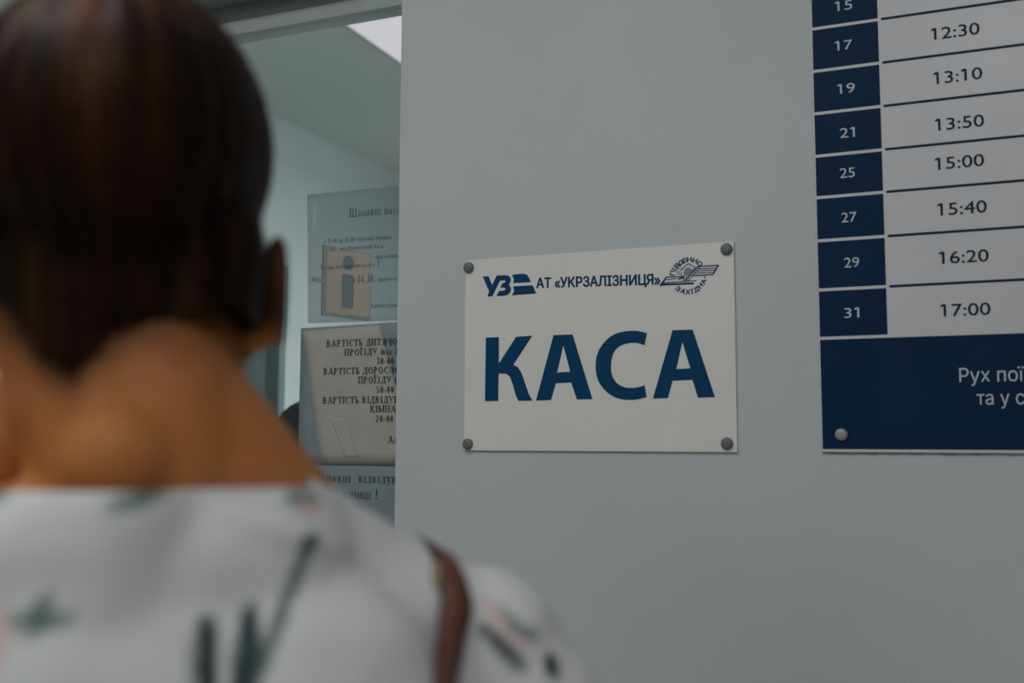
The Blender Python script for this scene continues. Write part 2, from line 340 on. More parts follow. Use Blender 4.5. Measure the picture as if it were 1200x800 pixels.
# ---------------------------------------------------------------- КАСА plate
ZB = 1.45
sign = empty('ticket_office_sign', (.21, WY, ZB))
SO = Vector((.21, WY, ZB))
tag(sign, 'white plastic plate with large blue word КАСА screwed to the grey wall', 'sign')
def inpar(o, org):   # geometry was built in world coordinates; move it to the thing's frame
    for v in o.data.vertices: v.co = v.co - org
    return o
parts = []
parts.append(boxo('plate', M['plate'], 0, .42, 0, WY - .0002, ZB, ZB + .297, .0006, sign))
def up(p): return [(a, b + ZB) for a, b in p]
parts.append(poly_obj('letter', [up(K_PTS)], 0, M['blue'], sign))
parts.append(poly_obj('letter', [up(A1_PTS)], 0, M['blue'], sign, holes=[up(A1I_PTS)]))
def rounded(pts, corners, n=4):
    out = []; m = len(pts)
    for i in range(m):
        P = [Vector(pts[(i + j) % m]) for j in (-1, 0, 1, 2)]
        if i in corners: P[0] = P[1] * 2 - P[2]
        if (i + 1) % m in corners: P[3] = P[2] * 2 - P[1]
        for k in range(n):
            f = k / n; out.append(tuple(.5 * ((2 * P[1]) + (P[2] - P[0]) * f + (2 * P[0] - 5 * P[1] + 4 * P[2] - P[3]) * f * f + (3 * P[1] - P[0] - 3 * P[2] + P[3]) * f ** 3)))
    return out
parts.append(poly_obj('letter', [up(rounded(C_PTS, (0, 12, 13, 23)))], 0, M['blue'], sign))
parts.append(poly_obj('letter', [up(A2_PTS)], 0, M['blue'], sign, holes=[up(A2I_PTS)]))
lg = poly_obj('railway_logo', [up(UZ_PTS), up(F1_PTS), up(F2_PTS)], 0, M['blue'], sign, depth=.0004); parts.append(lg)
parts.append(text('lettering', 'АТ «УКРЗАЛІЗНИЦЯ»', M['blue'], sign, -.0003, .1201, 1.6969, .0152, .1925, bold=.0007, slope=-.026))
bm = bmesh.new(); strokes(bm, [(( a[0], a[1] + ZB), (b[0], b[1] + ZB), w) for a, b, w in [(a, b, w * 1.6) for a, b, w in ST_PTS]], -.0004)
emb = finish(bm, 'railway_emblem', M['blue'], sign); parts.append(emb)
parts.append(poly_obj('emblem_dome', [up(DOME_PTS)], 0, M['grey_print'], sign, depth=.0003))
al = []
for ch, x, z, a in ARC_PTS:
    al.append(text('emblem_letter', ch, M['blue'], sign, -.0003, x, z + ZB, .0064, .0066 if ch not in 'І-' else .0026, 'C', bold=.00045, rot=math.radians(a)))
parts += al
for x, z in ((.006, 1.7353), (.4099, 1.7366), (.0068, 1.46), (.406, 1.4621)):
    parts.append(finish(cap_bm(x, z, .0085, 0, .0055), 'screw_cap', M['cap_dark'], sign, True))
for o in parts: inpar(o, SO)

# ---------------------------------------------------------------- timetable board
board = empty('timetable_board', (.9, WY, 1.454)); BO = Vector((.9, WY, 1.454))
tag(board, 'navy and white timetable board with departure times hung right of the plate', 'timetable')
parts = []
BX, BC, BR = .534, .6238, 1.34
BB, BT = 1.4547, 2.36
bm = bmesh.new(); box(bm, BX - .0008, BR, .0002, WY - .0002, BB - .0035, BT, .0006); parts.append(finish(bm, 'panel', M['board'], board))
rows = [.5908, .5295, .4688, .4085, .35, .2897, .2216, .1551]
rz = [ZB + r for r in rows]
tops = [rz[0] + .0613] + rz[:-1]
labels = ['15', '17', '19', '21', '25', '27', '29', '31']
times = [None, '12:30', '13:10', '13:50', '15:00', '15:40', '16:20', '17:00']
nums = [(.5792, 2.0684), (.5777, 2.0116), (.5795, 1.95), (.5778, 1.8876), (.5763, 1.8316), (.5769, 1.7698), (.5786, 1.7074), (.5768, 1.6387)]
tms = [None, (.72, 2.0099), (.721, 1.9489), (.7209, 1.8851), (.719, 1.8324), (.7199, 1.7707), (.7197, 1.7062), (.7193, 1.6367)]
for i in range(8):
    zb, zt = rz[i] + .0022, tops[i] - .0022
    parts.append(boxo('number_cell', M['navy'], BX + .0008, BC - .0022, -.0002, .0003, zb, zt, 0, board))
    w = .0195
    parts.append(text('row_number', labels[i], M['boardtext'], board, -.0004, nums[i][0], nums[i][1], .0142, w, 'C'))
    if times[i]:
        parts.append(text('departure_time', times[i], M['timetext'], board, -.0002, tms[i][0], tms[i][1], .0168, .0555, 'C', bold=.00018))
    if i < 7: parts.append(boxo('row_line', M['navyline'], BC + .002, BR - .002, -.0002, .0003, rz[i] - .0017, rz[i] + .0017, 0, board))
zt = tops[0] + .0022
for z0 in (zt, zt + .0613, zt + .1226):
    parts.append(boxo('number_cell', M['navy'], BX + .0008, BC - .0022, -.0002, .0003, z0, z0 + .0569, 0, board))
    parts.append(boxo('row_line', M['navyline'], BC + .002, BR - .002, -.0002, .0003, z0 - .0035, z0 - .0009, 0, board))
parts.append(boxo('footer_panel', M['navy'], BX + .0008, BR - .001, -.0002, .0003, BB + .0006, rz[7] - .0022, 0, board))
parts.append(text('footer_lettering', 'Рух поїздів', M['boardtext'], board, -.0004, .7073, 1.5422, .0182, (.0755), widthref='Рух пої'))
parts.append(text('footer_lettering', 'та у святкові', M['boardtext'], board, -.0004, .7267, 1.5128, .0182, .0555, widthref='та у с'))
parts.append(finish(cap_bm(.5593, 1.4746, .0085, 0, .0055), 'screw_cap', M['cap_light'], board, True))
# chipped lower and left edges
random.seed(4); bm = bmesh.new()
x = BX + .0008
while x < BR - .01:
    w = random.uniform(.006, .02); d = random.choice((.0004, .0007, .0012))
    box(bm, x, x + w, .0006, WY - .0004, BB - .0038 - d, BB - .0030); x += w * 1.02
for k in range(9):
    z = random.uniform(1.47, 2.1); box(bm, BX - .0012, BX - .0004, .0004, .003, z, z + random.uniform(.002, .006))
parts.append(tag(finish(bm, 'chipped_edge', M['chip'], board), kind='stuff'))
for o in parts: inpar(o, BO)

# ---------------------------------------------------------------- serif strokes for the typed notices
def G(*a): return a
# V: stem with serifs, H: thin bar, D: diagonal(width), A: arc(cx,cy,rx,ry,a0,a1)
T = .17; t_ = .07
SER = {
 'В': (.72, [('V', .17), ('A', .30, .76, .24, .24, -90, 90), ('A', .30, .27, .30, .27, -90, 90), ('H', .17, .35, .52), ('H', .17, .33, .97), ('H', .17, .33, .03)]),
 'А': (.78, [('D', .12, 0, .39, 1, t_), ('D', .39, 1, .66, 0, T), ('H', .2, .58, .33), ('S', .12, 0), ('S', .66, 0)]),
 'Р': (.66, [('V', .17), ('A', .30, .74, .25, .26, -90, 90), ('H', .17, .33, .97), ('H', .17, .33, .50)]),
 'Т': (.70, [('V', .35), ('H', .03, .67, .97), ('D', .05, .75, .05, 1, t_), ('D', .65, .75, .65, 1, t_)]),
 'І': (.36, [('V', .18)]), 'Ї': (.36, [('V', .18), ('O', .06, 1.15), ('O', .30, 1.15)]),
 'С': (.70, [('A', .38, .5, .32, .5, 50, 310), ('D', .62, .72, .62, .98, t_)]),
 'Ь': (.64, [('V', .17), ('A', .30, .27, .27, .27, -90, 90), ('H', .17, .33, .52), ('H', .17, .33, .03)]),
 'Д': (.76, [('D', .20, .03, .34, .97, t_), ('V', .58), ('H', .28, .6, .97), ('H', .03, .73, .03), ('D', .05, -.2, .05, .05, t_), ('D', .71, -.2, .71, .05, t_)]),
 'И': (.80, [('V', .17), ('V', .62), ('D', .17, .1, .62, .9, t_)]), 'Я': (.72, [('V', .53), ('A', .40, .74, .25, .26, 90, 270), ('H', .38, .53, .97), ('H', .38, .53, .50), ('D', .38, .5, .14, 0, .12)]),
 'Ч': (.72, [('V', .56), ('A', .38, .75, .22, .30, 180, 290), ('S', .16, 1), ('H', .38, .56, .5)]),
 'О': (.78, [('A', .39, .5, .33, .5, 0, 360)]), 'П': (.78, [('V', .17), ('V', .61), ('H', .17, .61, .97)]),
 'З': (.60, [('A', .27, .76, .24, .24, -90, 140), ('A', .27, .27, .28, .27, -140, 90)]),
 'У': (.74, [('D', .14, 1, .40, .35, T), ('D', .64, 1, .30, .02, t_), ('S', .14, 1), ('S', .62, 1)]),
 'Л': (.74, [('D', .14, .0, .32, .97, t_), ('V', .58), ('H', .28, .6, .97)]), 'К': (.76, [('V', .17), ('D', .25, .5, .62, 1, t_), ('D', .3, .55, .64, 0, T), ('S', .62, 1), ('S', .64, 0)]),
 'М': (.94, [('V', .15), ('V', .79), ('D', .15, 1, .46, .05, T * .8), ('D', .46, .05, .79, 1, t_)]), 'Н': (.80, [('V', .17), ('V', .63), ('H', .17, .63, .5)]),
 'Е': (.66, [('V', .17), ('H', .17, .58, .97), ('H', .17, .5, .52), ('H', .17, .6, .03), ('D', .58, .78, .58, 1, t_), ('D', .6, 0, .6, .25, t_)]),
 'Х': (.74, [('D', .12, 1, .60, 0, T), ('D', .60, 1, .12, 0, t_), ('S', .12, 1), ('S', .6, 1), ('S', .12, 0), ('S', .6, 0)]),
 'Ц': (.80, [('V', .17), ('V', .61), ('H', .17, .72, .03), ('D', .74, -.2, .74, .05, t_)]), 'Ш': (1.06, [('V', .17), ('V', .53), ('V', .89), ('H', .17, .89, .03)]),
 '0': (.52, [('A', .26, .5, .2, .5, 0, 360)]), '3': (.52, [('A', .24, .76, .2, .24, -90, 140), ('A', .24, .27, .22, .27, -140, 90)]),
 '2': (.52, [('A', .25, .72, .19, .28, 0, 160), ('D', .43, .66, .08, .06, .1), ('H', .06, .46, .06)]), '5': (.52, [('A', .23, .32, .23, .32, -130, 120), ('D', .12, .55, .14, 1, t_), ('H', .14, .44, .94)]),
 '1': (.40, [('V', .2)]), '4': (.52, [('D', .34, 0, .34, 1, T), ('D', .3, 1, .05, .32, t_), ('H', .04, .5, .3)]),
 '-': (.36, [('D', .05, .33, .31, .33, .1)]), '(': (.34, [('A', .40, .42, .26, .62, 120, 240)]), '.': (.26, [('O', .12, .07)]), ',': (.26, [('O', .12, .05), ('D', .14, .05, .08, -.15, t_)]),
 '!': (.34, [('D', .16, .3, .16, 1, T), ('O', .16, .07)]), ' ': (.30, []),
 'а': (.48, [('D', .34, 0, .34, .5, T * .85), ('A', .22, .48, .13, .17, 0, 170), ('A', .2, .17, .14, .17, 60, 330)]),
 'е': (.46, [('A', .24, .33, .18, .33, 0, 320), ('H', .08, .42, .34)]), 'р': (.54, [('D', .14, -.28, .14, .66, T * .85), ('A', .27, .33, .2, .33, -120, 120), ('S', .14, -.28)]),
 'у': (.50, [('D', .10, .66, .27, .1, T * .8), ('D', .44, .66, .16, -.26, t_), ('S', .1, .66), ('S', .43, .66)]), 'о': (.52, [('A', .25, .33, .2, .33, 0, 360)]), 'с': (.46, [('A', .25, .33, .19, .33, 50, 310)]),
}
LOW = {'в': 'В', 'н': 'Н', 'п': 'П', 'т': 'Т', 'і': 'І', 'д': 'Д', 'л': 'Л', 'з': 'З', 'ц': 'Ц', 'ш': 'Ш', 'и': 'И', 'м': 'М', 'к': 'К', 'я': 'Я', 'х': 'Х', 'ї': 'Ї', 'ч': 'Ч'}
def serif_text(name, lines, y, mat, parent, bold=1.0):
    """lines: (text, x, z of baseline, cap height, horizontal stretch, slope)"""
    bm = bmesh.new()
    def quad(a, b, w):
        d = b - a
        if d.length < 1e-7: return
        d.normalize(); n = Vector((-d.y, d.x)) * w / 2
        bm.faces.new([bm.verts.new(tr(p)) for p in (a + n, b + n, b - n, a - n)])
    for s, X, Z, cap, st, sl in lines:
        pen = 0.0
        for ch in s:
            k = 1.0; g = SER.get(ch)
            if g is None and ch in LOW: g = SER[LOW[ch]]; k = .66
            if g is None: g = SER['О']; k = .66
            def tr(p, pen=pen, k=k):
                xx = (pen + p.x * (k if k < 1 else 1)) * cap * st
                return (X + xx, y, Z + p.y * k * cap + xx * sl)
            th = T * bold / (k ** .5)
            for c in g[1]:
                if c[0] == 'V':
                    quad(Vector((c[1], 0)), Vector((c[1], 1)), th)
                    for e in (0.025, .975): quad(Vector((c[1] - th / 2 - .09, e)), Vector((c[1] + th / 2 + .09, e)), .06)
                elif c[0] == 'S': quad(Vector((c[1] - .15, c[2] + (.025 if c[2] < .5 else -.025))), Vector((c[1] + .15, c[2] + (.025 if c[2] < .5 else -.025))), .06)
                elif c[0] == 'H': quad(Vector((c[1], c[3])), Vector((c[2], c[3])), t_)
                elif c[0] == 'D': quad(Vector((c[1], c[2])), Vector((c[3], c[4])), c[5] * (bold if c[5] > .1 else 1))
                elif c[0] == 'O': quad(Vector((c[1] - .08, c[2])), Vector((c[1] + .08, c[2])), .16)
                elif c[0] == 'A':
                    _, cx, cy, rx, ry, a0, a1 = c; n = max(4, int(abs(a1 - a0) / 24)); pv = None
                    for i in range(n + 1):
                        a = math.radians(a0 + (a1 - a0) * i / n); w = t_ + (th - t_) * abs(math.cos(a))
                        o = Vector((cx + rx * math.cos(a), cy + ry * math.sin(a))); inn = Vector((cx + (rx - w) * math.cos(a), cy + (ry - min(w, t_ * 1.4)) * math.sin(a)))
                        if pv: bm.faces.new([bm.verts.new(tr(p)) for p in (pv[0], o, inn, pv[1])])
                        pv = (o, inn)
            pen += g[0] * k + .05
        if ch == '': pass
    return finish(bm, name, mat, parent)
def sheet(name, corners, y, mat, parent=None, thick=.0004, wav=.0, nx=10, nz_=12):
    """paper: bilinear patch between TL, TR, BR, BL (x, z) with a gentle wave"""
    TL, TR, BR_, BL = [Vector(c) for c in corners]
    bm = bmesh.new(); gr = []
    for i in range(nx + 1):
        row = []
        for j in range(nz_ + 1):
            u = i / nx; v = j / nz_
            p = (TL * (1 - u) + TR * u) * (1 - v) + (BL * (1 - u) + BR_ * u) * v
            w = wav * noise.noise(Vector((p.x * 14, p.y * 9, y * 50))) if wav else 0
            row.append(bm.verts.new((p.x, y + w, p.y)))
        gr.append(row)
    fs = [bm.faces.new((gr[i][j], gr[i + 1][j], gr[i + 1][j + 1], gr[i][j + 1])) for i in range(nx) for j in range(nz_)]
    ex = bmesh.ops.extrude_face_region(bm, geom=fs)
    for v in [g for g in ex['geom'] if isinstance(g, bmesh.types.BMVert)]: v.co.y += thick
    return finish(bm, name, mat, parent, True)
# third (lowest) notice, bluish
OXN = OX1 - .0015
lo = empty('lower_notice', (-.25, .081, 1.25)); tag(lo, 'bluish printed sheet below the beige notice, partly behind the shoulder', 'notice'); O3 = Vector((-.25, .081, 1.25))
P = [sheet('paper', [(-.3532, 1.44), (OXN, 1.44), (OXN, 1.12), (-.3532, 1.12)], .0825, M['paperblue'], lo)]
P.append(serif_text('lettering', [('Шановні  відвідувачі', -.334, 1.3935, .0165, 1.2, -.0), ('Укрзалізниці !', -.334, 1.3665, .0165, 1.2, 0)], .0822, M['ink'], lo, .85))
for o in P: inpar(o, O3)
# middle notice: plastic pocket with the beige price sheet inside
mi = empty('price_notice', (-.25, .08, 1.42)); tag(mi, 'beige price list sheet with bold serif lines in a bluish pocket behind the glass', 'notice'); O2 = Vector((-.25, .08, 1.42))
P = [sheet('pocket', [(-.3597, 1.6624), (OXN, 1.6655), (OXN, 1.4225), (-.3590, 1.4225)], .0815, M['paperblue'], mi, wav=.0006),
     sheet('paper', [(-.3542, 1.6566), (-.2, 1.6615), (OXN, 1.427), (-.313, 1.4255)], .0800, M['paper'], mi, wav=.0004)]
P[1].data.transform(Matrix.Identity(4))
L2 = [('ВАРТІСТЬ ДИТЯЧОГО', -.3046, 1.6275, .0132), ('ПРОЇЗДУ (від 3', -.2679, 1.611, .0132), ('30-00', -.2041, 1.5945, .0132), ('ВАРТІСТЬ ДОРОСЛОГО', -.3097, 1.5790, .0132), ('ПРОЇЗДУ (від', -.2398, 1.5625, .0132),
      ('50-00', -.2035, 1.5455, .0132), ('ВАРТІСТЬ ВІДВІДУВ', -.3101, 1.529, .0132), ('КІМНАТИ', -.2151, 1.513, .0132), ('20-00', -.2038, 1.4965, .0132), ('Адм', -.1794, 1.4615, .0132)]
P.append(serif_text('lettering', [(s, x, z, .0112, 1.17, -.005) for s, x, z, c in L2], .0790, M['ink'], mi, 1.0))
P.append(sheet('show_through_print', [(-.293, 1.503), (-.268, 1.504), (-.235, 1.437), (-.262, 1.436)], .0792, M['ghost'], mi, thick=.0001))
for o in P: inpar(o, O2)
# upper notice printed on translucent film
upn = empty('film_notice', (-.25, .08, 1.66)); tag(upn, 'translucent bluish printed sheet on the glass above the beige price list', 'notice'); O1 = Vector((-.25, .08, 1.66))
P = [sheet('film', [(-.3518, 1.902), (OXN, 1.9000), (OXN, 1.6675), (-.3445, 1.6705)], .0805, M['film'], upn)]
P.append(serif_text('lettering', [('Шановні пасажири', -.2642, 1.8535, .0150, 1.04, -.01)], .0797, M['ink_blue'], upn, .8))
P.append(serif_text('small_lettering', [('з 11.00 до 12.00 технічна перерва', -.3139, 1.8105, .0085, 1.0, -.01), ('ХО   обслуговування каса', -.303, 1.7957, .0085, 1.0, -.01), ('при наявності', -.2096, 1.7765, .0085, 1.0, -.01),
     ('Та інші оголошення каси із Т', -.3216, 1.7640, .0085, 1.0, -.01), ('з 14.30,', -.2548, 1.7370, .0125, 1.05, -.01), ('прибуття', -.2030, 1.7365, .0085, 1, -.01), ('Адміністрація', -.2181, 1.6915, .0085, 1.0, -.01)], .0797, M['ink_blue'], upn, .8))
for o in P: inpar(o, O1)

# information placard standing away from the glass behind the film
pc = empty('information_placard', (-.334, .11, 1.75), math.radians(73)); tag(pc, 'small square orange placard with teal letter i behind the film', 'sign')
bm = bmesh.new(); box(bm, 0, .1165, 0, .005, -.062, .066, .001); finish(bm, 'placard_panel', M['placedge'], pc)
bm = bmesh.new(); box(bm, .007, .1095, -.0008, .0004, -.057, .061); finish(bm, 'placard_face', M['placard'], pc)
bm = bmesh.new()
box(bm, .046, .070, -.0016, -.0006, -.042, .018, .002)
r = bmesh.ops.create_circle(bm, cap_ends=True, radius=.0135, segments=24, matrix=Matrix.Translation((.058, -.0014, .040)) @ Matrix.Rotation(math.pi / 2, 4, 'X'))
finish(bm, 'letter', M['teal'], pc)
bm = bmesh.new(); box(bm, -.022, .001, .0, .004, -.004, .004); finish(bm, 'glass_bracket', M['placedge'], pc)

# ---------------------------------------------------------------- things in the ticket office
led = empty('ceiling_light', (-.80, 1.50, BZ)); tag(led, 'square flat white ceiling light panel glowing inside the ticket office', 'ceiling light')
LX0, LX1, LY0, LY1 = -.985, -.385, 1.20, 1.80
P = []
bm = bmesh.new(); box(bm, LX0, LX1, LY0, LY1, BZ - .004, BZ - .001); P.append(finish(bm, 'diffuser', M['led'], led))
bm = bmesh.new()
for a in ((LX0 - .012, LX1 + .012, LY0 - .012, LY0), (LX0 - .012, LX1 + .012, LY1, LY1 + .012), (LX0 - .012, LX0, LY0, LY1), (LX1, LX1 + .012, LY0, LY1)): box(bm, *a, BZ - .007, BZ)
P.append(finish(bm, 'light_frame', M['ledframe'], led))
for o in P: inpar(o, Vector((-.80, 1.50, BZ)))
cb = empty('office_partition', (-1.30, .915, BF)); CO = Vector((-1.30, .915, BF)); tag(cb, 'tall blue grey partition panel behind the glass just right of the ear', 'partition')
P = [boxo('partition_panel', M['cabinet'], -1.64, -1.03, .905, .925, BF + .10, 1.944, .002, cb)]
for x0, x1 in ((-1.03, -.985), (-1.685, -1.64)): P.append(boxo('post', M['cabdark'], x0, x1, .90, .93, BF, 1.946, .002, cb))
for x0 in (-1.025, -1.68): P.append(boxo('foot', M['cabdark'], x0, x0 + .035, .74, 1.09, BF, BF + .03, .003, cb))
for o in P: inpar(o, CO)

ch = empty('office_chair', (-.625, .47, BF), math.radians(10)); tag(ch, 'black high backed office chair behind the glass beside the beige notice', 'office chair')
def rounded_slab(name, w, h, d, zc, y, mat, parent, horiz=False):
    bm = bmesh.new(); bmesh.ops.create_uvsphere(bm, u_segments=32, v_segments=20, radius=1.0)
    for v in bm.verts:
        p = v.co; e = .6
        f = lambda a: math.copysign(abs(a) ** e, a)
        if horiz: v.co = Vector((f(p.x) * w / 2, y + f(p.y) * h / 2, zc + p.z * d / 2))
        else: v.co = Vector((f(p.x) * w / 2, y + p.y * d / 2 + .25 * (p.x ** 2) * d, zc + f(p.z) * h / 2))
    return finish(bm, name, mat, parent, True)
rounded_slab('backrest', .40, .62, .08, 1.06, .22, M['chair'], ch)
rounded_slab('seat', .48, .46, .09, .50, -.02, M['chair'], ch, True)
bm = bmesh.new(); tube(bm, [(0, .1, .45), (0, .27, .50), (0, .28, .95)], .02); finish(bm, 'back_support', M['plasticblack'], ch, True)
bm = bmesh.new(); tube(bm, [(0, 0, .10), (0, 0, .46)], .03, 16); finish(bm, 'gas_column', M['plasticblack'], ch, True)
for k in range(5):
    a = k * 2 * math.pi / 5
    bm = bmesh.new(); tube(bm, [(0, 0, .11), (.14 * math.cos(a), .14 * math.sin(a), .095), (.27 * math.cos(a), .27 * math.sin(a), .065)], .022, 10, .014); lg_ = finish(bm, 'leg', M['plasticblack'], ch, True)
    bm = bmesh.new(); bmesh.ops.create_cone(bm, cap_ends=True, segments=16, radius1=.028, radius2=.028, depth=.03, matrix=Matrix.Translation((.27 * math.cos(a), .27 * math.sin(a), .0285)) @ Matrix.Rotation(a, 4, 'Z') @ Matrix.Rotation(math.pi / 2, 4, 'X')); finish(bm, 'caster', M['plasticblack'], lg_, True)
for s in (-1, 1):
    bm = bmesh.new(); tube(bm, [(s * .24, .06, .48), (s * .29, .06, .55), (s * .29, .04, .70)], .014); finish(bm, 'arm_support', M['plasticblack'], ch, True)
    bm = bmesh.new(); box(bm, s * .29 - .035, s * .29 + .035, -.14, .13, .70, .73, .01); finish(bm, 'armrest', M['plasticblack'], ch)

# ---------------------------------------------------------------- the woman
PO = Vector((.2869, -1.0415, 0)); PA = math.radians(43.904)
woman = empty('person', PO, PA)
tag(woman, 'woman with short dark hair seen from behind in white floral blouse, at the ticket window', 'person')
def ell(bm, c, r, rz=0.0, rx=0.0):
    m = Matrix.Translation(c) @ Matrix.Rotation(rz, 4, 'Z') @ Matrix.Rotation(rx, 4, 'X') @ Matrix.Diagonal((*r, 1))
    bmesh.ops.create_icosphere(bm, subdivisions=4, radius=1.0, matrix=m)
def cap(bm, a, b, r0, r1, n=None):
    a = Vector(a); b = Vector(b); L = (b - a).length; n = n or max(2, int(L / (min(r0, r1) * .35)))
    for i in range(n + 1):
        u = i / n; r = r0 + (r1 - r0) * u
        bmesh.ops.create_icosphere(bm, subdivisions=3 if r > .02 else 2, radius=r, matrix=Matrix.Translation(a.lerp(b, u)))
def remesh(bm, voxel, smooth, name):
    me = bpy.data.meshes.new(name); bm.to_mesh(me); bm.free()
    o = bpy.data.objects.new(name, me); COL.objects.link(o)
    m = o.modifiers.new('r', 'REMESH'); m.mode = 'VOXEL'; m.voxel_size = voxel
    s = o.modifiers.new('s', 'SMOOTH'); s.factor = .5; s.iterations = smooth
    dg = bpy.context.evaluated_depsgraph_get(); dg.update()
    out = bpy.data.meshes.new_from_object(o.evaluated_get(dg)); out.name = name
    bpy.data.objects.remove(o); bpy.data.meshes.remove(me)
    for p in out.polygons: p.use_smooth = True
    return out
HR = math.radians(-13)     # the head is turned a little to the right
HM = Matrix.Rotation(HR, 4, 'Z')
def H(x, y, z): return HM @ Vector((x, y, z))
def head_prims(bm):
    ell(bm, H(0, .020, 1.625), (.071, .092, .082), HR)
    ell(bm, H(0, .072, 1.575), (.055, .048, .075), HR)
    ell(bm, H(0, .062, 1.535), (.050, .045, .040), HR)
    cap(bm, H(0, .112, 1.527), H(0, .112, 1.527), .014, .014, 1)
    cap(bm, H(0, .113, 1.60), H(0, .134, 1.572), .007, .011)
    for s in (-1, 1):
        cap(bm, H(s * .005, .118, 1.608), H(s * .042, .104, 1.607), .008, .007)
        cap(bm, H(s * .010, .126, 1.568), H(s * .012, .120, 1.567), .007, .007)
        ell(bm, H(s * .036, .095, 1.57), (.020, .018, .022))
        # ear: rim, lobe and bowl
        for k in range(15):
            a = math.radians(-70 + k * 17)
            p = H(s * (.0830 + .0045 * math.cos(a) ), .020 - .013 * math.cos(a) * 1.0, 1.546 + .029 * math.sin(a))
            bmesh.ops.create_icosphere(bm, subdivisions=2, radius=.0052, matrix=Matrix.Translation(p))
        cap(bm, H(s * .073, .018, 1.517), H(s * .078, .016, 1.524), .0065, .0065)
        ell(bm, H(s * .074, .020, 1.543), (.006, .011, .024), HR)
    cap(bm, H(-.016, .117, 1.546), H(.016, .117, 1.546), .0055, .0055)
    cap(bm, H(-.014, .115, 1.537), H(.014, .115, 1.537), .0065, .0065)
bm = bmesh.new(); head_prims(bm)
# neck and upper back
cap(bm, (.030, -.010, 1.42), (.010, .006, 1.49), .055, .062); cap(bm, (.010, .006, 1.49), (.003, .014, 1.545), .062, .060)
cap(bm, (.030, -.035, 1.43), (.022, -.020, 1.56), .036, .028)
cap(bm, (-.022, .000, 1.515), (-.030, .012, 1.57), .037, .037)
cap(bm, (.008, -.036, 1.43), (-.014, -.020, 1.52), .034, .032)
ell(bm, (.006, -.058, 1.452), (.026, .022, .028))
cap(bm, (.025, -.010, 1.443), (.180, -.020, 1.335), .052, .044)
cap(bm, (.03, -.010, 1.480), (.10, -.015, 1.403), .042, .036)
cap(bm, (-.03, .075, 1.455), (-.10, .075, 1.452), .045, .047); cap(bm, (-.10, .075, 1.452), (-.182, .020, 1.400), .047, .045)
cap(bm, (-.0, -.02, 1.385), (-.17, -.015, 1.345), .050, .045)
ell(bm, (0, -.018, 1.33), (.175, .082, .115)); ell(bm, (0, .012, 1.22), (.150, .098, .20)); ell(bm, (0, .0, 1.05), (.132, .088, .17)); ell(bm, (0, -.005, .90), (.160, .108, .13))
for s in (-1, 1):
    ell(bm, (s * .075, .075, 1.22), (.06, .055, .065)); ell(bm, (s * .085, -.065, 1.30), (.08, .045, .10))
    sh = (s * .190, -.012, 1.345 if s > 0 else 1.385); el = (s * .238, -.02, 1.07); wr = (s * .205, .13, .90)
    cap(bm, sh, el, .050, .038); cap(bm, el, wr, .038, .025)
    # hand: palm, four fingers, thumb
    d = Vector((-s * .10, .62, -.55)).normalized(); w = Vector(wr)
    nrm = Vector((s * 1, .1, 0)).normalized(); side = d.cross(nrm).normalized()
    if side.y < 0: side = -side
    for k in range(4):
        o = side * ((k - 1.5) * .019)
        cap(bm, w + d * .01 + o * .5, w + d * .085 + o, .015, .012, 8)
    for k, ln in enumerate((.062, .076, .082, .070)):
        o = side * ((k - 1.5) * .0215); b0 = w + d * .085 + o; k1 = b0 + (d + Vector((0, 0, -.25))).normalized() * ln * .5; k2 = k1 + (d * .7 + Vector((-s * .25, 0, -.6))).normalized() * ln * .5
        cap(bm, b0, k1, .0085, .0078, 8); cap(bm, k1, k2, .0078, .0066, 8)
    tb = w + d * .03 + side * .030; cap(bm, tb, tb + (d * .8 + side * .7).normalized() * .035, .012, .010, 5); cap(bm, tb + (d * .8 + side * .7).normalized() * .035, tb + (d * .8 + side * .7).normalized() * .035 + d * .03, .0095, .008, 5)
    cap(bm, (s * .085, -.005, .88), (s * .095, .0, .47), .082, .052); cap(bm, (s * .095, -.0, .47), (s * .098, -.01, .09), .050, .034)
    cap(bm, (s * .098, -.02, .045), (s * .108, .12, .032), .034, .026)
body_me = remesh(bm, .0045, 5, 'body')
ca = body_me.color_attributes.new('Col', 'FLOAT_COLOR', 'POINT')
hl = [(-.075, 1.54), (-.050, 1.528), (-.0376, 1.512), (-.028, 1.500), (-.0163, 1.494), (-.008, 1.506), (.0, 1.518), (.026, 1.521), (.036, 1.524), (.049, 1.529), (.058, 1.530), (.066, 1.524), (.09, 1.522)]
def hairline(x):
    if x <= hl[0][0]: return hl[0][1]
    for a, b in zip(hl, hl[1:]):
        if x <= b[0]: return a[1] + (b[1] - a[1]) * (x - a[0]) / (b[0] - a[0])
    return hl[-1][1]
cols = []
for v in body_me.vertices:
    p = v.co; n = noise.noise(p * 18) * .5 + .5; n2 = noise.noise(p * 60)
    c = Vector((.46, .175, .052)) * (.90 + .16 * n + .03 * n2)
    q = HM.inverted() @ p
    if abs(q.x) > .070 and 1.505 < p.z < 1.59 and 0 < q.y < .05: c = Vector((.98, .36, .12))
    if q.y > .10 and abs(q.x) < .025 and 1.53 < p.z < 1.553: c = Vector((.5, .12, .08))
    if p.y < .02 and p.z > 1.46 and p.z < 1.62:         # short stubble fading out below the nape hairline
        d = p.z - hairline(p.x) + .008 * n2
        k = min(1, max(0, (d + .030) / .040)); k = k * k * (3 - 2 * k) * .96
        c = c.lerp(Vector((.032, .015, .007)), k)
    cols += [c.x, c.y, c.z, 1]
ca.data.foreach_set('color', cols)
body = link('body', body_me, woman, M['skin'])
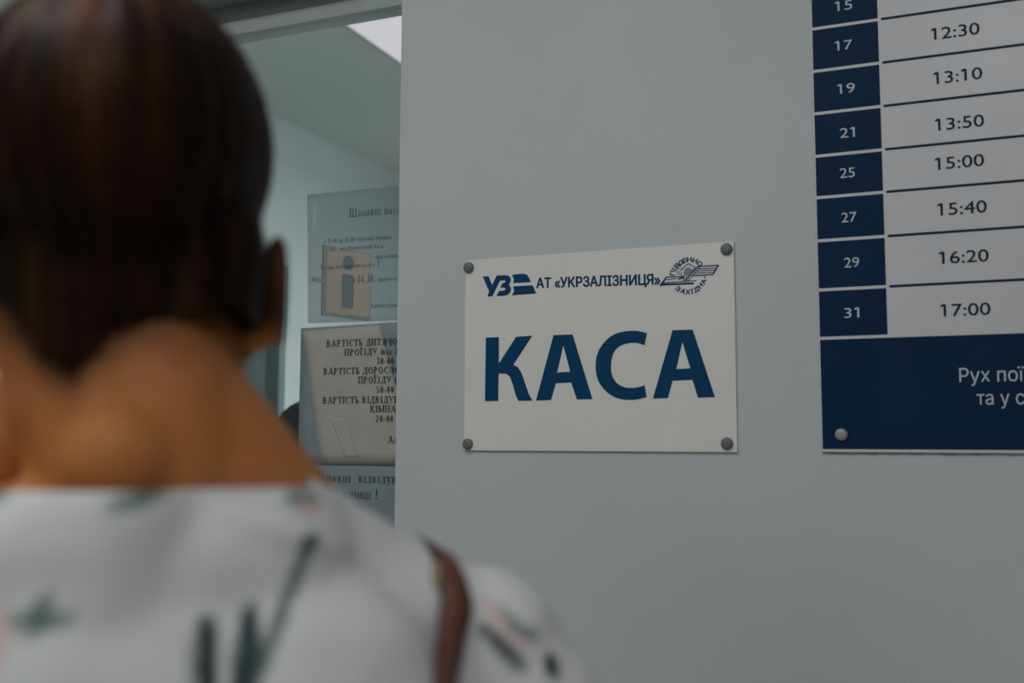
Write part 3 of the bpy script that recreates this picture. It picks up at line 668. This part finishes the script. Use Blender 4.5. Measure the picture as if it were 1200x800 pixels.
for s in (-1, 1):
    bm = bmesh.new(); bmesh.ops.create_uvsphere(bm, u_segments=20, v_segments=12, radius=.0115, matrix=Matrix.Translation(H(s * .030, .1085, 1.594))); e = finish(bm, 'eye', M['eye'], woman, True)
    bm = bmesh.new(); bmesh.ops.create_uvsphere(bm, u_segments=16, v_segments=8, radius=.0055, matrix=Matrix.Translation(H(s * .030, .1155, 1.593))); finish(bm, 'iris', M['iris'], e, True)

# hair: a cap of volume plus combed strands over it
bm = bmesh.new()
ell(bm, H(.000, .012, 1.6225), (.0775, .100, .0885), HR)
ell(bm, (-.004, -.016, 1.615), (.070, .082, .080))
cap(bm, (.040, -.010, 1.60), (.041, -.006, 1.545), .0335, .030)
cap(bm, (-.040, -.010, 1.60), (-.038, -.006, 1.535), .036, .030)
cap(bm, (0, -.022, 1.60), (0, -.022, 1.54), .050, .042); cap(bm, (-.022, -.028, 1.56), (-.017, -.030, 1.49), .036, .034); cap(bm, (.040, -.024, 1.56), (.040, -.026, 1.515), .036, .034); cap(bm, (-.045, -.015, 1.56), (-.045, -.010, 1.51), .034, .032)
ell(bm, H(.0, .075, 1.668), (.060, .045, .035), HR)
hair_me = remesh(bm, .004, 6, 'hair')
bm = bmesh.new(); bm.from_mesh(hair_me)
for v in bm.verts:
    q = HM.inverted() @ v.co
    ang = math.atan2(v.co.x, -v.co.y)
    v.co += v.normal * (.0022 * noise.noise(Vector((ang * 9, v.co.z * 5, 1))) + .001 * noise.noise(Vector((ang * 26, v.co.z * 10, 3))))
def hkeep(co):
    q = HM.inverted() @ co
    if co.z < hairline(co.x) and q.y < .03: return False
    if q.y > .045 and co.z < 1.585 - .0 : return False
    if q.y > .075 and co.z < 1.645: return False
    if q.y > .018 and co.z < 1.572: return False
    return True
kill = [f for f in bm.faces if not hkeep(f.calc_center_median())]
bmesh.ops.delete(bm, geom=kill, context='FACES'); bm.to_mesh(hair_me)
hbvh = BVHTree.FromBMesh(bm); bm.free()
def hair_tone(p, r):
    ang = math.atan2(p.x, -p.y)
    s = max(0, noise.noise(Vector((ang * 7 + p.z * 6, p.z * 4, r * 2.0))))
    return (Vector((.010, .006, .004)) * (1 - s) + Vector((.11, .045, .02)) * s) * (.5 + (5.0 if p.x < -.02 else 3.0) * max(0, min(1, (p.z - 1.645) / .055)))  # warm streaks; overhead highlight painted in towards the crown, stronger at left
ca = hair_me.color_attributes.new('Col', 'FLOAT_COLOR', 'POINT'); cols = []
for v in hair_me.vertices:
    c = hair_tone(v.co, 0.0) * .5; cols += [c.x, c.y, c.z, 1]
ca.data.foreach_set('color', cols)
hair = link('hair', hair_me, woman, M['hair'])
random.seed(11)
vs, fs, cl = [], [], []
whorl = H(.0, .0, 1.711)
for k in range(5200):
    a = random.uniform(-math.pi, math.pi); start = random.uniform(0, 1.0) ** .8
    L = random.uniform(.035, .075); w = random.uniform(.0004, .0009); lift0 = random.uniform(.0005, .003)
    # walk downwards over the cap from a polar angle
    th = start * 1.75; pts = []
    c0 = H(0, .012, 1.60)
    steps = 6; r_ = random.random()
    for i in range(steps):
        tt = th + i * (L / steps) / .09; aa = a + .25 * i / steps * math.sin(a * 3 + 1)
        d = Vector((math.sin(aa) * math.sin(tt), -math.cos(aa) * math.sin(tt), math.cos(tt)))
        hit = hbvh.ray_cast(c0 + d * .25, -d)
        if hit[0] is None or not hkeep(hit[0] + Vector((0, 0, .003))): break
        pts.append((hit[0] + hit[1] * (lift0 if i else .0003), hit[1]))
    if len(pts) < 3: continue
    b = len(vs); n = len(pts)
    for i, (p, nm) in enumerate(pts):
        tdir = (pts[min(i + 1, n - 1)][0] - pts[max(i - 1, 0)][0]).normalized(); sd = tdir.cross(nm).normalized() * w * (1 - .8 * (i / (n - 1)) ** 2)
        vs += [p - sd, p + sd]
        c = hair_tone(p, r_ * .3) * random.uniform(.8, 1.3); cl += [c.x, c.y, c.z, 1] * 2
    for i in range(n - 1): fs.append((b + 2 * i, b + 2 * i + 1, b + 2 * i + 3, b + 2 * i + 2))
me = bpy.data.meshes.new('hair_strands'); me.from_pydata(vs, [], fs); me.update()
ca = me.color_attributes.new('Col', 'FLOAT_COLOR', 'POINT'); ca.data.foreach_set('color', cl)
for p in me.polygons: p.use_smooth = True
hs = link('hair_strands', me, woman, M['hair']); hs['kind'] = 'stuff'

# blouse
bm = bmesh.new()
ell(bm, (0, -.020, 1.325), (.184, .091, .116)); ell(bm, (0, .010, 1.22), (.166, .112, .20)); ell(bm, (0, .0, 1.04), (.158, .112, .18)); ell(bm, (0, -.005, .92), (.176, .124, .12))
cap(bm, (.06, -.018, 1.408), (.130, -.018, 1.370), .054, .052); cap(bm, (.130, -.018, 1.370), (.185, -.020, 1.346), .052, .048)
cap(bm, (-.02, -.022, 1.424), (-.17, -.015, 1.350), .062, .050)
cap(bm, (-.03, .075, 1.455), (-.10, .075, 1.452), .048, .051); cap(bm, (-.10, .075, 1.452), (-.182, .020, 1.400), .051, .050)
cap(bm, (.0, -.038, 1.415), (.0, -.038, 1.36), .062, .062)
cap(bm, (-.06, -.040, 1.40), (.07, -.040, 1.40), .052, .054)
for s in (-1, 1):
    ell(bm, (s * .078, .078, 1.22), (.068, .062, .072)); ell(bm, (s * .088, -.068, 1.30), (.086, .050, .104))
    z = 1.345 if s > 0 else 1.385
    cap(bm, (s * .196, -.018, z - .004), (s * .238, -.022, z - .075), .054, .063); cap(bm, (s * .238, -.022, z - .075), (s * .262, -.022, 1.10), .063, .066)
shirt_me = remesh(bm, .0045, 7, 'blouse')
bm = bmesh.new(); bm.from_mesh(shirt_me)
for v in bm.verts:
    p = v.co
    f = .0022 * noise.noise(Vector((p.x * 9 + p.z * 14, p.y * 8, p.z * 9 - p.x * 10))) + .0015 * noise.noise(Vector((p.x * 30, p.y * 20, p.z * 44)))
    f += .004 * math.exp(-((p.z - 1.422 + (p.x - .075) * .35) / .006) ** 2) * math.exp(-((p.x - .075) / .035) ** 2) * (1 if p.y < 0 else 0)
    v.co += v.normal * f
def gz(x, y):
    g = 1.4405 - .55 * max(0, y + .01)
    if x < -.10: g += (-x - .10) * 3
    if x > .098: g += (x - .098) * 3
    return g
for v in bm.verts: v.co.z -= gz(v.co.x, v.co.y)
bmesh.ops.bisect_plane(bm, geom=bm.verts[:] + bm.edges[:] + bm.faces[:], plane_co=(0, 0, 0), plane_no=(0, 0, 1), clear_outer=True)
for v in bm.verts: v.co.z += gz(v.co.x, v.co.y)
bmesh.ops.bisect_plane(bm, geom=bm.verts[:] + bm.edges[:] + bm.faces[:], plane_co=(0, 0, .86), plane_no=(0, 0, -1), clear_outer=True)
bmesh.ops.delete(bm, geom=[f for f in bm.faces if abs(f.calc_center_median().x) > .198 and f.calc_center_median().z < 1.13], context='FACES')
bm.to_mesh(shirt_me); sbvh = BVHTree.FromBMesh(bm); bm.free()
CM = {'g': (.05, .12, .10), 'd': (.008, .032, .030), 's': (.09, .14, .125), 'p': (.60, .36, .34), 't': (.02, .09, .13)}
mot = [(c, a, b, w) for c, a, b, w in MOTIF]
random.seed(5)
more = []
for k in range(46):      # the print goes on over the rest of the blouse
    x = random.uniform(-.2, .2); z = random.uniform(.90, 1.33); a = random.uniform(0, 6.28); L = random.uniform(.012, .04)
    c = random.choice('gddps'); more.append((c, (x, z), (x + L * math.cos(a), z + L * math.sin(a)), random.uniform(.002, .005)))
def dseg(px, pz, a, b):
    vx, vz = b[0] - a[0], b[1] - a[1]; l2 = vx * vx + vz * vz + 1e-12
    t = max(0, min(1, ((px - a[0]) * vx + (pz - a[1]) * vz) / l2))
    return math.hypot(px - a[0] - t * vx, pz - a[1] - t * vz), t
ca = shirt_me.color_attributes.new('Col', 'FLOAT_COLOR', 'POINT'); cols = []
for v in shirt_me.vertices:
    p = v.co; c = Vector((.60, .605, .61))
    back = p.y < .01
    for m_ in ((mot if back else []) + [m for m in more if not back or m[1][1] < 1.33]):
        if abs(p.z - m_[1][1]) > .06: continue
        d, t = dseg(p.x, p.z, m_[1], m_[2]); w = 1.2 * m_[3] * (1.0 - .45 * abs(2 * t - 1) ** 2)
        k = 1 - min(1, max(0, (d - w) / .003))
        if k > 0: c = c.lerp(Vector(CM[m_[0]]), k * (.55 if m_[0] == 'p' else .72 if m_[0] == 'g' else .97))
    cols += [c.x, c.y, c.z, 1]
ca.data.foreach_set('color', cols)
shirt = link('blouse', shirt_me, woman, M['shirt'])
so = shirt.modifiers.new('cloth', 'SOLIDIFY'); so.thickness = .0015; so.offset = -1
# trousers and shoes
bm = bmesh.new(); ell(bm, (0, -.005, .93), (.168, .118, .09)); ell(bm, (0, -.005, .885), (.172, .120, .135))
for s in (-1, 1):
    cap(bm, (s * .085, -.005, .88), (s * .095, .0, .47), .090, .064); cap(bm, (s * .095, 0, .47), (s * .098, -.01, .11), .062, .056)
link('trousers', remesh(bm, .008, 4, 'trousers'), woman, M['trousers'])
for s in (-1, 1):
    bm = bmesh.new(); cap(bm, (s * .098, -.03, .045), (s * .110, .14, .036), .042, .034)
    me = remesh(bm, .006, 3, 'shoe')
    for v in me.vertices: v.co.z = max(0.0, v.co.z)
    link('shoe', me, woman, M['shoe'])

# shoulder bag: strap laid over the blouse, bag body at the hip
bag = empty('shoulder_bag', PO, PA); tag(bag, 'brown leather bag strap over the right shoulder of the floral blouse', 'bag')
path = [(.150, .085, 1.26), (.158, .070, 1.33), (.166, .03, 1.385), (.171, -.020, 1.405), (.175, -.066, 1.392), (.1745, -.088, 1.373), (.169, -.100, 1.350), (.160, -.11, 1.31), (.150, -.115, 1.25), (.142, -.13, 1.10), (.14, -.145, .98)]
wd = [.017] * 11
C0 = Vector((.10, -.01, 1.28))
def resample(pts, n=40):
    out = []; m = len(pts) - 1
    for k in range(n * m // 4 + 1):
        u = k / (n * m // 4) * m; i = min(int(u), m - 1); f = u - i
        P0, P1, P2, P3 = [Vector(pts[max(0, min(m, j))]) for j in (i - 1, i, i + 1, i + 2)]
        out.append((.5 * ((2 * P1) + (P2 - P0) * f + (2 * P0 - 5 * P1 + 4 * P2 - P3) * f * f + (3 * P1 - P0 - 3 * P2 + P3) * f ** 3), wd[i] * (1 - f) + wd[min(i + 1, m)] * f))
    return out
rs = resample(path); bm = bmesh.new(); be = bmesh.new(); pr = None; pe = None
n = len(rs); fr = []; raw = []
for i, (p, w) in enumerate(rs):
    hit, nm, _, dist = sbvh.find_nearest(p)
    if hit and p.z > 1.12: p = hit + nm * .0015; nn = nm
    else: nn = Vector((0, -1, 0)) if p.y < 0 else Vector((0, 1, 0))
    raw.append([p, nn, w])
for i in range(n):
    js = range(max(0, i - 7), min(n, i + 8)); m_ = len(js)
    fr.append([sum((raw[j][0] for j in js), Vector()) / m_ + raw[i][1] * .001, (sum((raw[j][1] for j in js), Vector()) / m_).normalized(), raw[i][2]])
for i in range(n):
    t = (fr[min(i + 1, n - 1)][0] - fr[max(i - 1, 0)][0]).normalized(); p, nn, w = fr[i]
    sd = t.cross(nn).normalized(); nn = sd.cross(t).normalized()
    if nn.dot(fr[i][1]) < 0: nn = -nn
    th = .0035
    prof = [p + sd * w / 2, p + sd * w * .46 + nn * th, p - sd * w * .46 + nn * th, p - sd * w / 2, p - nn * .0005]
    cur = [bm.verts.new(q) for q in prof]
    if pr:
        for k in range(5): bm.faces.new((pr[k], pr[(k + 1) % 5], cur[(k + 1) % 5], cur[k]))
    pr = cur
    eds = []
    for sg in (1, -1):
        c = p + sd * sg * w * .5 + nn * .0018
        eds.append([be.verts.new(c + (nn * math.cos(a) + sd * math.sin(a)) * .0016) for a in (0, 1.57, 3.14, 4.71)])
    if pe:
        for a, b in zip(pe, eds):
            for k in range(4): be.faces.new((a[k], a[(k + 1) % 4], b[(k + 1) % 4], b[k]))
    pe = eds
finish(bm, 'strap', M['leather'], bag, True); finish(be, 'strap_edging', M['leatheredge'], bag, True)
bm = bmesh.new(); box(bm, .137, .153, .07, .085, 1.25, 1.275, .002)
h0 = sbvh.find_nearest(Vector((.1640, -.066, 1.400)))[0]
bm.free(); bm = bmesh.new(); ell(bm, h0 + Vector((.0025, -.0005, .0)), (.0022, .004, .009)); finish(bm, 'strap_fitting', M['brass'], bag, True)
bm = bmesh.new(); box(bm, .0, .29, -.235, -.145, .70, .965, .02); finish(bm, 'bag_body', M['leather'], bag)
bm = bmesh.new(); box(bm, .005, .285, -.243, -.236, .80, .97, .003); finish(bm, 'flap', M['leather'], bag)
